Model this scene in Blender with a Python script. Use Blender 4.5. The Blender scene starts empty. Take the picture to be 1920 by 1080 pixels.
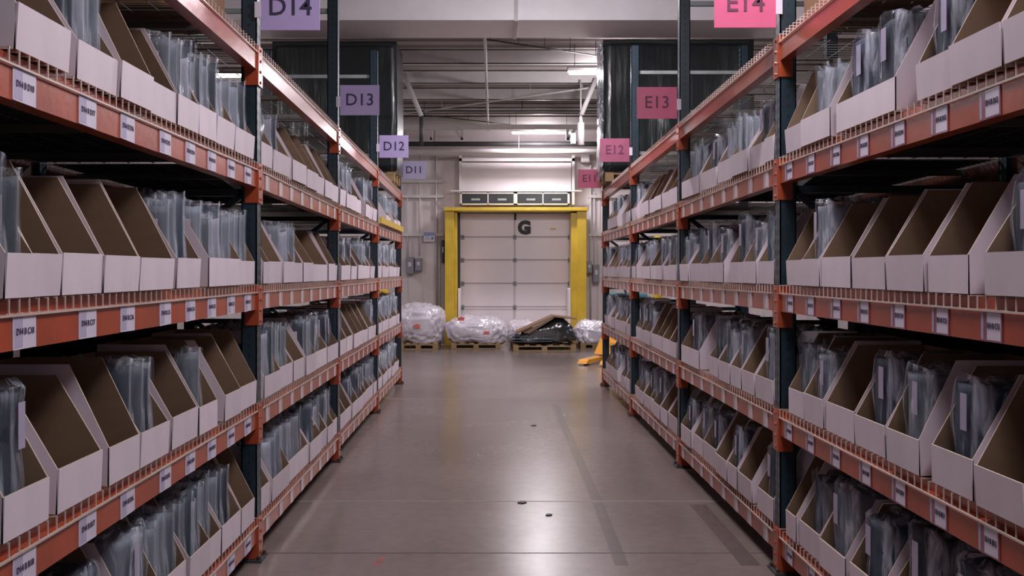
import bpy, bmesh, math, random
from mathutils import Vector, Matrix, noise
random.seed(11)
SC = bpy.context.scene
COL = SC.collection
F, VX, VY, CH = 1720.0, 926.0, 506.0, 1.5      # focal length in px, vanishing point, camera height
def at_z(px, py, z):
    Y = (z-CH)*F/(VY-py); return Vector(((px-VX)*Y/F, Y, z))
def at_y(px, py, Y):
    return Vector(((px-VX)*Y/F, Y, CH+(VY-py)*Y/F))

# ---------------------------------------------------------------- materials
def new_mat(name):
    m = bpy.data.materials.new(name); m.use_nodes = True
    nt = m.node_tree; return m, nt, nt.nodes['Principled BSDF']
def coords(nt, scale=(1,1,1), kind='Object'):
    tc = nt.nodes.new('ShaderNodeTexCoord'); mp = nt.nodes.new('ShaderNodeMapping')
    mp.inputs['Scale'].default_value = scale
    nt.links.new(tc.outputs[kind], mp.inputs['Vector']); return mp.outputs['Vector']
def mat(name, c, rough=.5, metal=0, spec=.5, coat=0, coatr=.1, var=.08, nscale=6, stretch=(1,1,1), bump=0, bscale=40, kind='Object', emit=0, rnd=0):
    m, nt, b = new_mat(name)
    b.inputs['Roughness'].default_value = rough; b.inputs['Metallic'].default_value = metal
    b.inputs['Specular IOR Level'].default_value = spec
    b.inputs['Coat Weight'].default_value = coat; b.inputs['Coat Roughness'].default_value = coatr
    v = coords(nt, stretch, kind)
    n = nt.nodes.new('ShaderNodeTexNoise'); n.inputs['Scale'].default_value = nscale; n.inputs['Detail'].default_value = 5
    nt.links.new(v, n.inputs['Vector'])
    r = nt.nodes.new('ShaderNodeValToRGB')
    r.color_ramp.elements[0].position = .3; r.color_ramp.elements[1].position = .7
    r.color_ramp.elements[0].color = [x*(1-var) for x in c]+[1]; r.color_ramp.elements[1].color = [min(1, x*(1+var)) for x in c]+[1]
    nt.links.new(n.outputs['Fac'], r.inputs['Fac'])
    out = r.outputs['Color']
    if rnd:
        oi = nt.nodes.new('ShaderNodeObjectInfo'); hs = nt.nodes.new('ShaderNodeHueSaturation')
        mr = nt.nodes.new('ShaderNodeMapRange'); mr.inputs['To Min'].default_value = 1-rnd; mr.inputs['To Max'].default_value = 1+rnd
        nt.links.new(oi.outputs['Random'], mr.inputs['Value']); nt.links.new(mr.outputs['Result'], hs.inputs['Value'])
        nt.links.new(out, hs.inputs['Color']); out = hs.outputs['Color']
    nt.links.new(out, b.inputs['Base Color'])
    if emit:
        b.inputs['Emission Color'].default_value = (*c, 1); b.inputs['Emission Strength'].default_value = emit
    if bump:
        n2 = nt.nodes.new('ShaderNodeTexNoise'); n2.inputs['Scale'].default_value = bscale; n2.inputs['Detail'].default_value = 4
        nt.links.new(v, n2.inputs['Vector'])
        bp = nt.nodes.new('ShaderNodeBump'); bp.inputs['Strength'].default_value = bump; bp.inputs['Distance'].default_value = .02
        nt.links.new(n2.outputs['Fac'], bp.inputs['Height']); nt.links.new(bp.outputs['Normal'], b.inputs['Normal'])
        if coat: nt.links.new(bp.outputs['Normal'], b.inputs['Coat Normal'])
    return m
def film(name, tint=(.8,.82,.9), opac=.3, bump=.9, bscale=18, stretch=(1,1,.35), rough=.12):
    m, nt, b = new_mat(name)
    b.inputs['Base Color'].default_value = (*tint, 1); b.inputs['Roughness'].default_value = rough
    b.inputs['Specular IOR Level'].default_value = 1.0
    b.inputs['Coat Weight'].default_value = .8; b.inputs['Coat Roughness'].default_value = .06
    v = coords(nt, stretch)
    n = nt.nodes.new('ShaderNodeTexNoise'); n.inputs['Scale'].default_value = bscale; n.inputs['Detail'].default_value = 6; n.inputs['Distortion'].default_value = 1.2
    nt.links.new(v, n.inputs['Vector'])
    bp = nt.nodes.new('ShaderNodeBump'); bp.inputs['Strength'].default_value = bump; bp.inputs['Distance'].default_value = .03
    nt.links.new(n.outputs['Fac'], bp.inputs['Height'])
    nt.links.new(bp.outputs['Normal'], b.inputs['Normal']); nt.links.new(bp.outputs['Normal'], b.inputs['Coat Normal'])
    tr = nt.nodes.new('ShaderNodeBsdfTransparent'); mx = nt.nodes.new('ShaderNodeMixShader')
    mr = nt.nodes.new('ShaderNodeMapRange'); mr.inputs['From Min'].default_value = .46; mr.inputs['From Max'].default_value = .66
    mr.inputs['To Min'].default_value = opac*.15; mr.inputs['To Max'].default_value = min(1, opac*2.6)  # milky film; its whitest streaks are gloss highlights put into the opacity
    nt.links.new(n.outputs['Fac'], mr.inputs['Value']); nt.links.new(mr.outputs['Result'], mx.inputs['Fac'])
    nt.links.new(tr.outputs[0], mx.inputs[1]); nt.links.new(b.outputs[0], mx.inputs[2])
    nt.links.new(mx.outputs[0], nt.nodes['Material Output'].inputs['Surface'])
    return m
M = {}
M['orange'] = mat('orange_paint', (.37,.058,.018), .33, spec=.6, coat=.5, coatr=.22, var=.15, nscale=5, bump=.04, bscale=30)
M['post'] = mat('navy_post_paint', (.010,.026,.040), .4, coat=.3, coatr=.3, var=.25, nscale=8)
M['slot'] = mat('slot_light', (.16,.20,.23), .5, var=.3)
M['ink_pane'] = mat('dark_glass', (.012,.014,.016), .3, var=.1)
M['galv'] = mat('galvanised', (.30,.33,.33), .45, metal=.3, var=.15)
M['wire'] = mat('wire_zinc', (.62,.50,.44), .4, metal=.2, var=.1)
M['wire_shaded'] = mat('wire_zinc_shaded', (.16,.14,.13), .5, metal=.2, var=.1)  # deck interior wires, with the shade under the shelves put into the colour
M['orange_shaded'] = mat('rear_beam_shaded', (.09,.016,.008), .5, var=.15)  # beam orange darkened: shade deep in the rack put into the colour
M['white_card'] = mat('white_card', (.66,.575,.63), .62, var=.05, nscale=9, stretch=(1,1,.3), rnd=.06, bump=.06, bscale=8)
M['kraft'] = mat('kraft_card', (.215,.138,.088), .75, var=.1, nscale=5, stretch=(1,1,3), rnd=.08)
M['kraft_edge'] = mat('kraft_edge', (.50,.39,.33), .8, var=.1, nscale=30)
M['carton'] = mat('carton', (.26,.15,.085), .8, var=.1, nscale=5)
M['cloth_grey'] = mat('cloth_grey', (.15,.172,.215), .75, var=.35, nscale=9, stretch=(1,1,.3), rnd=.5, bump=.5, bscale=16)
M['cloth_navy'] = mat('cloth_navy', (.028,.042,.068), .7, var=.35, nscale=9, stretch=(1,1,.3), rnd=.5, bump=.5, bscale=14)
M['cloth_pale'] = mat('cloth_pale', (.30,.31,.38), .75, var=.3, nscale=9, stretch=(1,1,.3), rnd=.3, bump=.5, bscale=14)
M['film'] = film('clear_film', (.74,.78,.88), .27, 1.0, 22, (1,1,.16), .10)
M['film_dark'] = film('clear_film_dim', (.70,.74,.88), .24, 1.0, 18, (1,1,.14), .10)
M['paper'] = mat('paper', (.66,.60,.72), .5, var=.05, coat=.4)
M['paper_lilac'] = mat('lilac_paper', (.42,.37,.52), .5, var=.1, coat=.4)  # second paper tone, darker and more lilac than the plain one
M['paper_pink'] = mat('paper_pinkish', (.55,.40,.38), .4, var=.15, coat=.5)
M['holder'] = mat('plum_holder', (.28,.09,.13), .3, var=.2, coat=.5)
M['ink'] = mat('dark_ink', (.03,.025,.07), .6, var=.05)
M['sign_lav'] = mat('lavender_sheet', (.42,.34,.60), .35, var=.03, nscale=2, coat=.4, coatr=.2)
M['sign_lav2'] = mat('pale_lavender_sheet', (.56,.52,.78), .35, var=.03, nscale=2, coat=.3)
M['sign_pink'] = mat('pink_sheet', (.62,.12,.24), .3, var=.06, nscale=2, coat=.8, coatr=.08, bump=.15, bscale=6)
M['sign_plum'] = mat('plum_sheet', (.34,.09,.16), .3, var=.15, nscale=4, coat=.9, coatr=.08, bump=.3, bscale=6)
M['plum_ink'] = mat('plum_ink', (.13,.03,.07), .6, var=.05)
M['black_wrap'] = mat('black_wrap', (.006,.012,.013), .35, var=.3, coat=.5, coatr=.15, stretch=(1,1,.15), bump=.5, bscale=9)
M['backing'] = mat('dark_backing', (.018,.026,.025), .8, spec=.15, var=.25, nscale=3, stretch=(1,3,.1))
M['wall'] = mat('wall_paint', (.68,.60,.61), .6, var=.07, nscale=1.5)
M['ceil'] = mat('ceiling_deck', (.42,.37,.36), .8, var=.08, nscale=2, kind='Object')
M['ceil_white'] = mat('white_steel', (.60,.56,.55), .5, var=.05)
M['duct'] = mat('duct_white', (.95,.92,.95), .5, var=.03)
M['dark_steel'] = mat('dark_steel', (.04,.04,.042), .5, var=.2)
M['yellow'] = mat('yellow_paint', (.70,.47,.03), .4, var=.12, nscale=4, coat=.3, coatr=.2)
M['jack_yellow'] = mat('jack_yellow', (.75,.34,.04), .35, var=.08, coat=.3)
M['door'] = mat('door_panel', (.88,.80,.82), .38, var=.05, nscale=1.2, coat=.15, coatr=.2)
M['housing'] = mat('housing_panel',(.56,.51,.53),.5,var=.05,nscale=1.2)
M['door_line'] = mat('door_joint', (.30,.27,.28), .5, var=.1)
M['grey_box'] = mat('grey_enamel', (.25,.25,.28), .4, var=.08)
M['blue_sign'] = mat('sign_blue', (.12,.20,.42), .5)
M['bagwhite'] = mat('white_bag_plastic', (.80,.74,.82), .22, spec=.8, var=.12, nscale=4, coat=.8, coatr=.08, bump=1.0, bscale=7)
M['bagred'] = mat('red_print', (.75,.16,.12), .4, var=.1)
M['bagblack'] = mat('dark_bag_plastic', (.03,.032,.035), .2, spec=.8, var=.3, nscale=5, coat=1, coatr=.08, bump=1.0, bscale=8)
M['wood'] = mat('pallet_wood', (.33,.22,.11), .8, var=.2, nscale=6, stretch=(1,6,6))
M['teal'] = mat('teal_plastic', (.06,.22,.26), .5)
M['black'] = mat('black_rubber', (.012,.012,.013), .5)
M['tube'] = mat('lamp_tube', (1,.95,1), .5, var=.01, emit=9)

# ---------------------------------------------------------------- mesh helpers
class MB:
    def __init__(s): s.v=[]; s.f=[]; s.m=[]
    def box(s, x0,x1,y0,y1,z0,z1,m=0, R=None):
        b=len(s.v)
        ps=[(x0,y0,z0),(x1,y0,z0),(x1,y1,z0),(x0,y1,z0),(x0,y0,z1),(x1,y0,z1),(x1,y1,z1),(x0,y1,z1)]
        if R is not None: ps=[tuple(R@Vector(p)) for p in ps]
        s.v+=ps
        for q in ((0,3,2,1),(4,5,6,7),(0,1,5,4),(1,2,6,5),(2,3,7,6),(3,0,4,7)): s.f.append([b+i for i in q]); s.m.append(m)
    def bar(s, p, q, w, h=None, m=0):
        p=Vector(p); q=Vector(q); h=h or w; d=q-p; L=d.length
        if L<1e-6: return
        R=Matrix.Translation(p)@d.to_track_quat('Z','Y').to_matrix().to_4x4()
        s.box(-w/2,w/2,-h/2,h/2,0,L,m,R)
    def tube(s, p, q, r, n=10, m=0, r2=None):
        p=Vector(p); q=Vector(q); d=q-p; r2=r if r2 is None else r2
        R=d.to_track_quat('Z','Y').to_matrix(); b=len(s.v)
        for c,rr in ((p,r),(q,r2)):
            for i in range(n):
                a=2*math.pi*i/n; s.v.append(tuple(c+R@Vector((rr*math.cos(a),rr*math.sin(a),0))))
        for i in range(n): j=(i+1)%n; s.f.append([b+i,b+j,b+n+j,b+n+i]); s.m.append(m)
        s.f.append([b+i for i in range(n)][::-1]); s.m.append(m); s.f.append([b+n+i for i in range(n)]); s.m.append(m)
    def path(s, pts, r, n=8, m=0):
        for a,b in zip(pts,pts[1:]): s.tube(a,b,r,n,m)
    def prism(s, poly, axis, a0, a1, m=0, m0=None, m1=None):
        # poly: 2-D points, extruded along axis; m0 / m1 material of the low / high cap
        b=len(s.v); n=len(poly)
        for a in (a0,a1):
            for (u,w) in poly:
                s.v.append({'x':(a,u,w),'y':(u,a,w),'z':(u,w,a)}[axis])
        for i in range(n): j=(i+1)%n; s.f.append([b+i,b+j,b+n+j,b+n+i]); s.m.append(m)
        s.f.append([b+i for i in range(n)][::-1]); s.m.append(m if m0 is None else m0)
        s.f.append([b+n+i for i in range(n)]); s.m.append(m if m1 is None else m1)
    def mesh(s, name, mats, smooth=False, fix=True):
        me=bpy.data.meshes.new(name); me.from_pydata(s.v,[],s.f)
        for mm in (mats if isinstance(mats,(list,tuple)) else [mats]): me.materials.append(mm)
        me.polygons.foreach_set('material_index', s.m)
        if fix:
            bm=bmesh.new(); bm.from_mesh(me); bmesh.ops.recalc_face_normals(bm, faces=bm.faces); bm.to_mesh(me); bm.free()
        if smooth: me.polygons.foreach_set('use_smooth',[True]*len(me.polygons))
        me.update(); return me
    def build(s, name, mats, parent=None, smooth=False, loc=None, bevel=0):
        o=bpy.data.objects.new(name, s.mesh(name,mats,smooth)); COL.objects.link(o)
        if parent: o.parent=parent
        if loc is not None: o.location=loc
        if bevel:
            md=o.modifiers.new('bevel','BEVEL'); md.width=bevel; md.segments=2; md.limit_method='ANGLE'
        return o
def link(name, me, parent=None, loc=None, rz=0, scale=None):
    o=bpy.data.objects.new(name, me); COL.objects.link(o)
    if parent: o.parent=parent
    if loc is not None: o.location=loc
    if rz: o.rotation_euler=(0,0,rz)
    if scale: o.scale=scale
    return o
def tag(o, label=None, cat=None, group=None, kind=None):
    if label: o['label']=label
    if cat: o['category']=cat
    if group: o['group']=group
    if kind: o['kind']=kind
    return o
def empty(name, loc, label, cat, group=None, rz=0):
    o=bpy.data.objects.new(name, None); COL.objects.link(o); o.location=loc; o.rotation_euler=(0,0,rz)
    o.empty_display_size=.2
    return tag(o,label,cat,group)
_txt={}
def text_mesh(s, size, bold=0.0):
    k=(s,size,bold)
    if k in _txt: return _txt[k]
    cu=bpy.data.curves.new('lettering','FONT'); cu.body=s; cu.size=size; cu.align_x='CENTER'; cu.align_y='CENTER'
    cu.extrude=.0006; cu.offset=bold; cu.resolution_u=3
    o=bpy.data.objects.new('lettering',cu); COL.objects.link(o)
    bpy.context.view_layer.update()
    dg=bpy.context.evaluated_depsgraph_get()
    me=bpy.data.meshes.new_from_object(o.evaluated_get(dg)); bpy.data.objects.remove(o); bpy.data.curves.remove(cu)
    _txt[k]=me; return me
def lettering(name, s, size, mt, parent, loc, rot, bold=0.0, sx=1.0):
    me=text_mesh(s,size,bold)
    if not me.materials: me.materials.append(mt)
    o=bpy.data.objects.new(name,me); COL.objects.link(o); o.parent=parent; o.location=loc; o.rotation_euler=rot; o.scale=(sx,1,1)
    return o

# ---------------------------------------------------------------- room shell
def structure(name, mb, mats, bevel=0, smooth=False):
    o=mb.build(name,mats,bevel=bevel,smooth=smooth); o['kind']='structure'; return o
XL,XR,YN,YW,ZC = -13.0,13.0,-4.0,19.2,4.6
def floor_mat():
    m,nt,b=new_mat('polished_concrete')
    v=coords(nt,(1,1,1))
    def nz(scale,detail=3,vec=v,dist=0):
        n=nt.nodes.new('ShaderNodeTexNoise'); n.inputs['Scale'].default_value=scale; n.inputs['Detail'].default_value=detail; n.inputs['Distortion'].default_value=dist
        nt.links.new(vec,n.inputs['Vector']); return n.outputs['Fac']
    def ramp(fac,p0,c0,p1,c1):
        r=nt.nodes.new('ShaderNodeValToRGB'); r.color_ramp.elements[0].position=p0; r.color_ramp.elements[1].position=p1
        r.color_ramp.elements[0].color=(*c0,1); r.color_ramp.elements[1].color=(*c1,1); nt.links.new(fac,r.inputs['Fac']); return r.outputs['Color']
    base=ramp(nz(.7,5,dist=.3),.3,(.165,.127,.116),.7,(.225,.178,.168))
    fine=ramp(nz(14,8),.3,(.9,.9,.9),.7,(1.05,1.05,1.05))
    mx=nt.nodes.new('ShaderNodeMix'); mx.data_type='RGBA'; mx.blend_type='MULTIPLY'; mx.inputs['Factor'].default_value=1
    nt.links.new(base,mx.inputs['A']); nt.links.new(fine,mx.inputs['B'])
    nt.links.new(mx.outputs['Result'],b.inputs['Base Color'])
    r=nt.nodes.new('ShaderNodeMapRange'); r.inputs['To Min'].default_value=.20; r.inputs['To Max'].default_value=.29
    nt.links.new(nz(1.2,2),r.inputs['Value']); nt.links.new(r.outputs['Result'],b.inputs['Roughness'])
    b.inputs['Specular IOR Level'].default_value=.6
    return m
M['floor']=floor_mat()
M['joint']=mat('floor_joint',(.07,.06,.055),.7)
M['joint_light']=mat('floor_joint_filler',(.30,.26,.23),.4)
M['mark']=mat('tyre_mark',(.115,.09,.085),.26,spec=.5,var=.06,nscale=12)
M['redmark']=mat('red_floor_mark',(.26,.10,.09),.4,var=.3,nscale=12)
mb=MB(); mb.box(XL,XR,YN,YW+.2,-.1,0); structure('floor',mb,M['floor'])
mb=MB()
for k,(py,mi,w) in enumerate([(1037,0,.006),(940,1,.012),(748,1,.03),(872,0,.0)]):
    if w==0: continue
    Y=CH*F/(py-VY); mb.box(XL,XR,Y-w/2,Y+w/2,0,.0012,mi)
mb.box(.1-.003,.1+.003,YW-4.2,YW-4.19,0,.001,0)
o=mb.build('floor_joint',[M['joint'],M['joint_light']]); o['kind']='structure'; o.name='trim_1'
mb=MB()
def strip(mb,a,b_,w,z=.0008,m=0):
    A=at_z(a[0],a[1],0.0); B=at_z(b_[0],b_[1],0.0); d=(B-A).normalized(); n=Vector((-d.y,d.x,0))*w/2
    i=len(mb.v); mb.v+=[tuple(p+Vector((0,0,z))) for p in (A-n,A+n,B+n,B-n)]; mb.f.append([i,i+1,i+2,i+3]); mb.m.append(m)
strip(mb,(1040,758),(1120,940),.07); strip(mb,(1120,940),(1166,1060),.07)
tag(mb.build('tyre_mark',M['mark']),'long dark grey tyre streak running down the aisle floor toward camera','floor mark')
mb=MB(); strip(mb,(1308,946),(1408,1060),.10)
tag(mb.build('tyre_mark',M['mark']),'short dark grey tyre streak on floor beside the right rack','floor mark')
mb=MB(); strip(mb,(718,1044),(704,1062),.035)
tag(mb.build('floor_mark',M['redmark']),'small faded red paint mark on the floor at front left','floor mark')
for (px,py,s,l) in ((1001,798,.028,'small dark speck of dirt on middle of aisle floor'),(978,943,.030,'flattened dark chip on the pale floor joint'),(1030,966,.02,'tiny dark speck in front of the pale floor joint')):
    mb=MB(); p=at_z(px,py,0); n=7
    mb.prism([(p.x+s*math.cos(a*6.283/n)*random.uniform(.6,1.3),p.y+s*math.sin(a*6.283/n)*random.uniform(.6,1.3)) for a in range(n)],'z',.0002,.006)
    tag(mb.build('floor_debris',M['black']),l,'debris')

# back wall with shallow ribs
mb=MB(); mb.box(XL,XR,YW,YW+.2,0,ZC+.3)
x=XL+.3
while x<XR:
    if not(-1.0<x<1.9): mb.box(x,x+.04,YW-.015,YW+.01,0,ZC)
    x+=.31
structure('wall_back',mb,M['wall'])
mb=MB(); mb.box(XL-.2,XL,YN,YW,0,ZC+.3); structure('wall_left',mb,M['wall'])
mb=MB(); mb.box(XR,XR+.2,YN,YW,0,ZC+.3); structure('wall_right',mb,M['wall'])
mb=MB(); mb.box(XL,XR,YN-.2,YN,0,ZC+.3); structure('wall_front',mb,M['wall'])
mb=MB(); mb.box(XL,XR,YN,YW+.2,ZC,ZC+.1)
y=YN
while y<YW: mb.box(XL,XR,y,y+.10,ZC-.035,ZC); y+=.34
structure('ceiling',mb,M['ceil'])
# girts on the wall
mb=MB()
for z in (1.5+(506-368)/90,1.5+(506-440)/90,3.35):
    mb.box(XL,-1.05,YW-.07,YW-.005,z-.03,z+.03); mb.box(1.98,XR,YW-.07,YW-.005,z-.03,z+.03)
o=structure('trim_2',mb,M['ceil_white'])

# purlins: every one a thing
for i,y in enumerate((1.2,4.2,7.2,12.75,14.1,15.45,16.85,18.3)):
    mb=MB(); h=.20
    mb.box(XL,XR,y,y+.012,ZC-.035-h,ZC-.035); mb.box(XL,XR,y,y+.075,ZC-.035-h,ZC-.035-h+.012); mb.box(XL,XR,y,y+.075,ZC-.047,ZC-.035)
    structure('trim_%d'%(3+i),mb,M['ceil_white'])
# big white duct across the aisle
du=empty('ceiling_duct',(0,10.1,4.25),'wide white rectangular duct crossing above the aisle, topmost in view','duct')
mb=MB(); mb.box(XL+.3,XR-.3,0,.78,0,.32); mb.build('duct_body',M['duct'],du,bevel=.01)
mb=MB()
for x in (-4.4,.245,4.9): mb.box(x-.02,x+.02,-.012,.79,-.012,.332)
mb.build('duct_flange',M['ceil_white'],du)
# pipes, conduits and braces under the ceiling
def pipe(name,pts,r,mt,label,cat='pipe',n=10):
    mb=MB(); mb.path(pts,r,n); 
    a,b=Vector(pts[0]),Vector(pts[-1])
    if name in('sprinkler_pipe','cable','conduit') and min(a.z,b.z)>3.5:
        for f_ in (.03,.27,.5,.73,.97):
            p=a.lerp(b,f_); mb.tube(p,(p.x,p.y,ZC-.037),.005,6)
    o=mb.build(name,mt,smooth=True); return tag(o,label,cat)
pipe('conduit',[(-.11,10.95,4.33),(-.11,18.6,4.33)],.020,M['ceil_white'],'white conduit running lengthwise under the ceiling at middle of aisle','conduit')
pipe('cable',[at_z(912,74,4.36),at_z(1123,105,4.36)],.010,M['dark_steel'],'thin dark cable sloping across the ceiling behind the duct','cable')
pipe('cable',[at_z(742,215,4.34),at_z(1105,165,4.30)],.014,M['ceil_white'],'thin pale rod rising to the right under the ceiling','cable')
pipe('cable',[at_z(790,215,4.33),at_z(960,234,4.33)],.010,M['dark_steel'],'thin dark cable sagging left of centre below the ceiling','cable')
pipe('brace_pipe',[at_y(757,138,14.0),at_y(790,218,14.0)],.038,M['ceil_white'],'white slanted brace hanging from ceiling at left of aisle','brace')
pipe('brace_pipe',[at_y(1118,148,14.0),at_y(1090,215,14.0)],.038,M['ceil_white'],'white slanted brace hanging from ceiling at right of aisle','brace')
pipe('hanger_rod',[at_y(790,215,14.0),at_y(790,272,14.0)],.03,M['dark_steel'],'dark vertical rod under the left slanted ceiling brace','rod')
t=empty('pipe_canister',at_y(1089,272,14.0),'pale vertical canister under the right slanted ceiling brace','canister')
mb=MB(); mb.tube((0,0,0),(0,0,.34),.055,16); mb.tube((0,0,.34),(0,0,.44),.035,12,r2=.02); mb.tube((0,0,.44),(0,0,ZC-.2-at_y(1089,272,14.0).z),.012,8); mb.build('canister_body',M['ceil_white'],t,smooth=True)
mb=MB(); mb.box(-.15,-.08,-.03,.03,.02,.18); mb.build('canister_box',M['paper'],t)
t=empty('ceiling_beam',(0,17.6,0),'white steel beam with small knee brackets spanning below the far ceiling','beam')
z=CH+(VY-238)*17.6/F
mb=MB(); mb.box(-5,6,0,.08,z-.05,z+.05); mb.build('beam_body',M['ceil_white'],t,bevel=.004)
for px in (795,853,1078):
    p=(px-VX)*17.6/F; mb=MB(); mb.bar((p,0.04,z-.04),(p+(.14 if px<1000 else -.14),.04,z-.25),.05); mb.bar((p+(.14 if px<1000 else -.14),.04,z-.05),(p+(.14 if px<1000 else -.14),.04,z-.25),.05); mb.build('knee_bracket',M['ceil_white'],t)
z=CH+(VY-284)*18.4/F
pipe('sprinkler_pipe',[(-6,18.4,z),(7,18.4,z)],.055,M['ceil_white'],'thick pale horizontal pipe above the dock door','pipe')
z=CH+(VY-270)*18.5/F
pipe('sprinkler_pipe',[(-6,18.5,z),(7,18.5,z)],.05,M['dark_steel'],'dark grey horizontal pipe above the thick pale pipe','pipe')
for a,zz in ((202,4.34),(208,4.33)):
    yy=(zz-CH)*F/(VY-a); pipe('cable',[(-5,yy,zz),(6,yy,zz)],.012,M['dark_steel'],'dark cable strung level across far ceiling, %s of a close pair'%('upper' if a==202 else 'lower'),'cable')

# ceiling lamps
def lamp(x,y,z,label,w=1.2,power=70,aim=True):
    t=empty('ceiling_light',(x,y,z),label,'ceiling light','fluorescent ceiling lights')
    mb=MB(); mb.prism([(-.08,.0),(-.11,.03),(-.05,.07),(.05,.07),(.11,.03),(.08,0)],'x',-w/2,w/2); mb.build('lamp_housing',M['ceil_white'],t)
    mb=MB(); mb.tube((-w/2+.03,-.035,-.012),(w/2-.03,-.035,-.012),.02,10); mb.tube((-w/2+.03,.035,-.012),(w/2-.03,.035,-.012),.02,10); mb.build('lamp_tube',M['tube'],t,smooth=True)
    mb=MB(); mb.bar((-w/2+.1,0,.06),(-w/2+.1,0,ZC-z-.02),.008); mb.bar((w/2-.1,0,.06),(w/2-.1,0,ZC-z-.02),.008); mb.build('hanger',M['dark_steel'],t)
    L=bpy.data.lights.new('lamp_glow','AREA'); L.shape='RECTANGLE'; L.size=w; L.size_y=.14; L.energy=power*.62; L.color=(1,.94,1)
    lo=bpy.data.objects.new('lamp_glow',L); COL.objects.link(lo); lo.location=(x,y,z-.05)
    L2=bpy.data.lights.new('lamp_spill','POINT'); L2.energy=power*.42; L2.shadow_soft_size=.12; L2.color=(1,.94,1)
    l2=bpy.data.objects.new('lamp_spill',L2); COL.objects.link(l2); l2.location=(x,y,z-.16)
    return t
lamp(.93,18.0,4.2,'glowing fluorescent strip near the dock door, furthest ceiling light',power=95)
lamp(1.6,12.5,4.2,'glowing fluorescent strip partly hidden by the wrapped load on the right',power=190)
lamp(-3.9,12.7,4.2,'glowing fluorescent strip seen over the left rack boxes',power=70)
lamp(0.5,8.3,4.33,'fluorescent strip above the aisle just out of frame',power=120)
lamp(0.8,3.6,4.25,'fluorescent strip above the near aisle out of frame',power=105)
lamp(0.8,0.4,4.25,'fluorescent strip above the camera out of frame',power=80)
lamp(4.6,8.0,4.2,'fluorescent strip behind the right rack',power=70)
lamp(-4.4,6.0,4.2,'fluorescent strip behind the left rack',power=70)
lamp(-5.5,17.4,4.2,'fluorescent strip near the far wall on the left',power=70)
lamp(5.6,17.4,4.2,'fluorescent strip near the far wall on the right',power=70)

# ---------------------------------------------------------------- racks
XA = {'left':-1.22,'right':1.41}
POSTS={'left':[2.2,4.76,7.20,9.64,12.08],'right':[2.12,4.56,7.0,9.44,11.88]}
LV=[.215,.81,1.42,2.05,2.655]    # beam top heights
LVP=[[.222]*5,[.81]*5,[1.42,1.42,1.41,1.41,1.41],[2.055,2.05,2.012,1.99,1.985],[2.675,2.655,2.615,2.575,2.53]]
def lz(sd,l,y):
    P=POSTS[sd]
    for b in range(4):
        if y<=P[b+1] or b==3:
            u=(y-P[b])/(P[b+1]-P[b]); return LVP[l][b]*(1-u)+LVP[l][b+1]*u
DEPTH=1.2; PH=3.8; BH=.125
def sx(side): return -1 if side=='left' else 1
def frame(side,Y,rack,last,first):
    s=sx(side); xa=XA[side]
    o=empty('upright_frame',(xa,Y,0),None,None); o.parent=rack
    for k,name in ((0,'front_post'),(1,'rear_post')):
        x0=k*(DEPTH-.08); mb=MB()
        # open C-section post
        a,b=x0,x0+.08
        mb.box(*sorted((s*a,s*(a+.006))),-.04,.04,.02,PH); mb.box(*sorted((s*a,s*b)),-.04,-.034,.02,PH); mb.box(*sorted((s*a,s*b)),.034,.04,.02,PH)
        mb.box(*sorted((s*(b-.006),s*b)),-.04,-.02,.02,PH); mb.box(*sorted((s*(b-.006),s*b)),.02,.04,.02,PH)
        z=.1
        while z<PH-.05:
            for yy in (-.022,.022):
                mb.box(*sorted((s*(a-.0008),s*(a+.003))),yy-.006,yy+.006,z,z+.022,1)
            mb.box(*sorted((s*(a+.034),s*(a+.046))),-.0408,-.037,z,z+.018,2)
            z+=.05
        mb.build(name,[M['post'],M['slot'],M['black']],o)
        mb=MB(); mb.box(*sorted((s*(a-.03),s*(b+.03))),-.07,.07,0,.012); mb.tube((s*(a-.015),-.05,.01),(s*(a-.015),-.05,.03),.010); mb.tube((s*(a-.015),.05,.01),(s*(a-.015),.05,.03),.010)
        mb.build('foot_plate',M['dark_steel'],o)
        if k==0:
            mb=MB(); mb.box(*sorted((s*-.006,s*.07)),-.047,.047,.012,LV[0]-.05); mb.build('post_guard',M['orange'],o,bevel=.003)
    zs=[.3,1.1,1.9,2.70,3.53]
    for z in zs:
        mb=MB(); mb.bar((s*.07,0,z),(s*(DEPTH-.07),0,z),.03,.035); mb.build('brace',M['galv'] if z>2.5 else M['post'],o)
    for z0,z1,f in ((.3,1.1,0),(1.1,1.9,1),(1.9,2.70,0)):
        mb=MB(); a=(s*.07,0,z0 if f==0 else z1); b=(s*(DEPTH-.07),0,z1 if f==0 else z0)
        mb.bar(a,b,.03,.03); mb.build('brace',M['galv'] if z1>2.5 else M['post'],o)
    return o
def beam_mesh(L,s,plain=False):
    mb=MB()
    # step beam profile in (x, z); local x points away from the aisle when s=+1
    prof=[(0,-BH),(.055,-BH),(.055,0),(.022,0),(.022,-.032),(0,-.040)]
    prof=[(s*x,z) for x,z in prof]
    mb.prism(prof,'y',0,L)
    return mb.mesh('shelf_beam',M['orange'])
def conn_mesh(s):
    mb=MB(); mb.box(*sorted((s*-.010,s*.004)),-.045,.045,-.205,.0)
    mb.box(*sorted((s*-.010,s*.06)),-.046,-.0405,-.205,0); mb.box(*sorted((s*-.010,s*.06)),.0405,.046,-.205,0)
    for z in (-.02,-.075,-.13,-.185):
        mb.tube((s*-.010,0,z),(s*-.016,0,z),.008,8)
    return mb.mesh('beam_connector',M['orange'])
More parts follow.
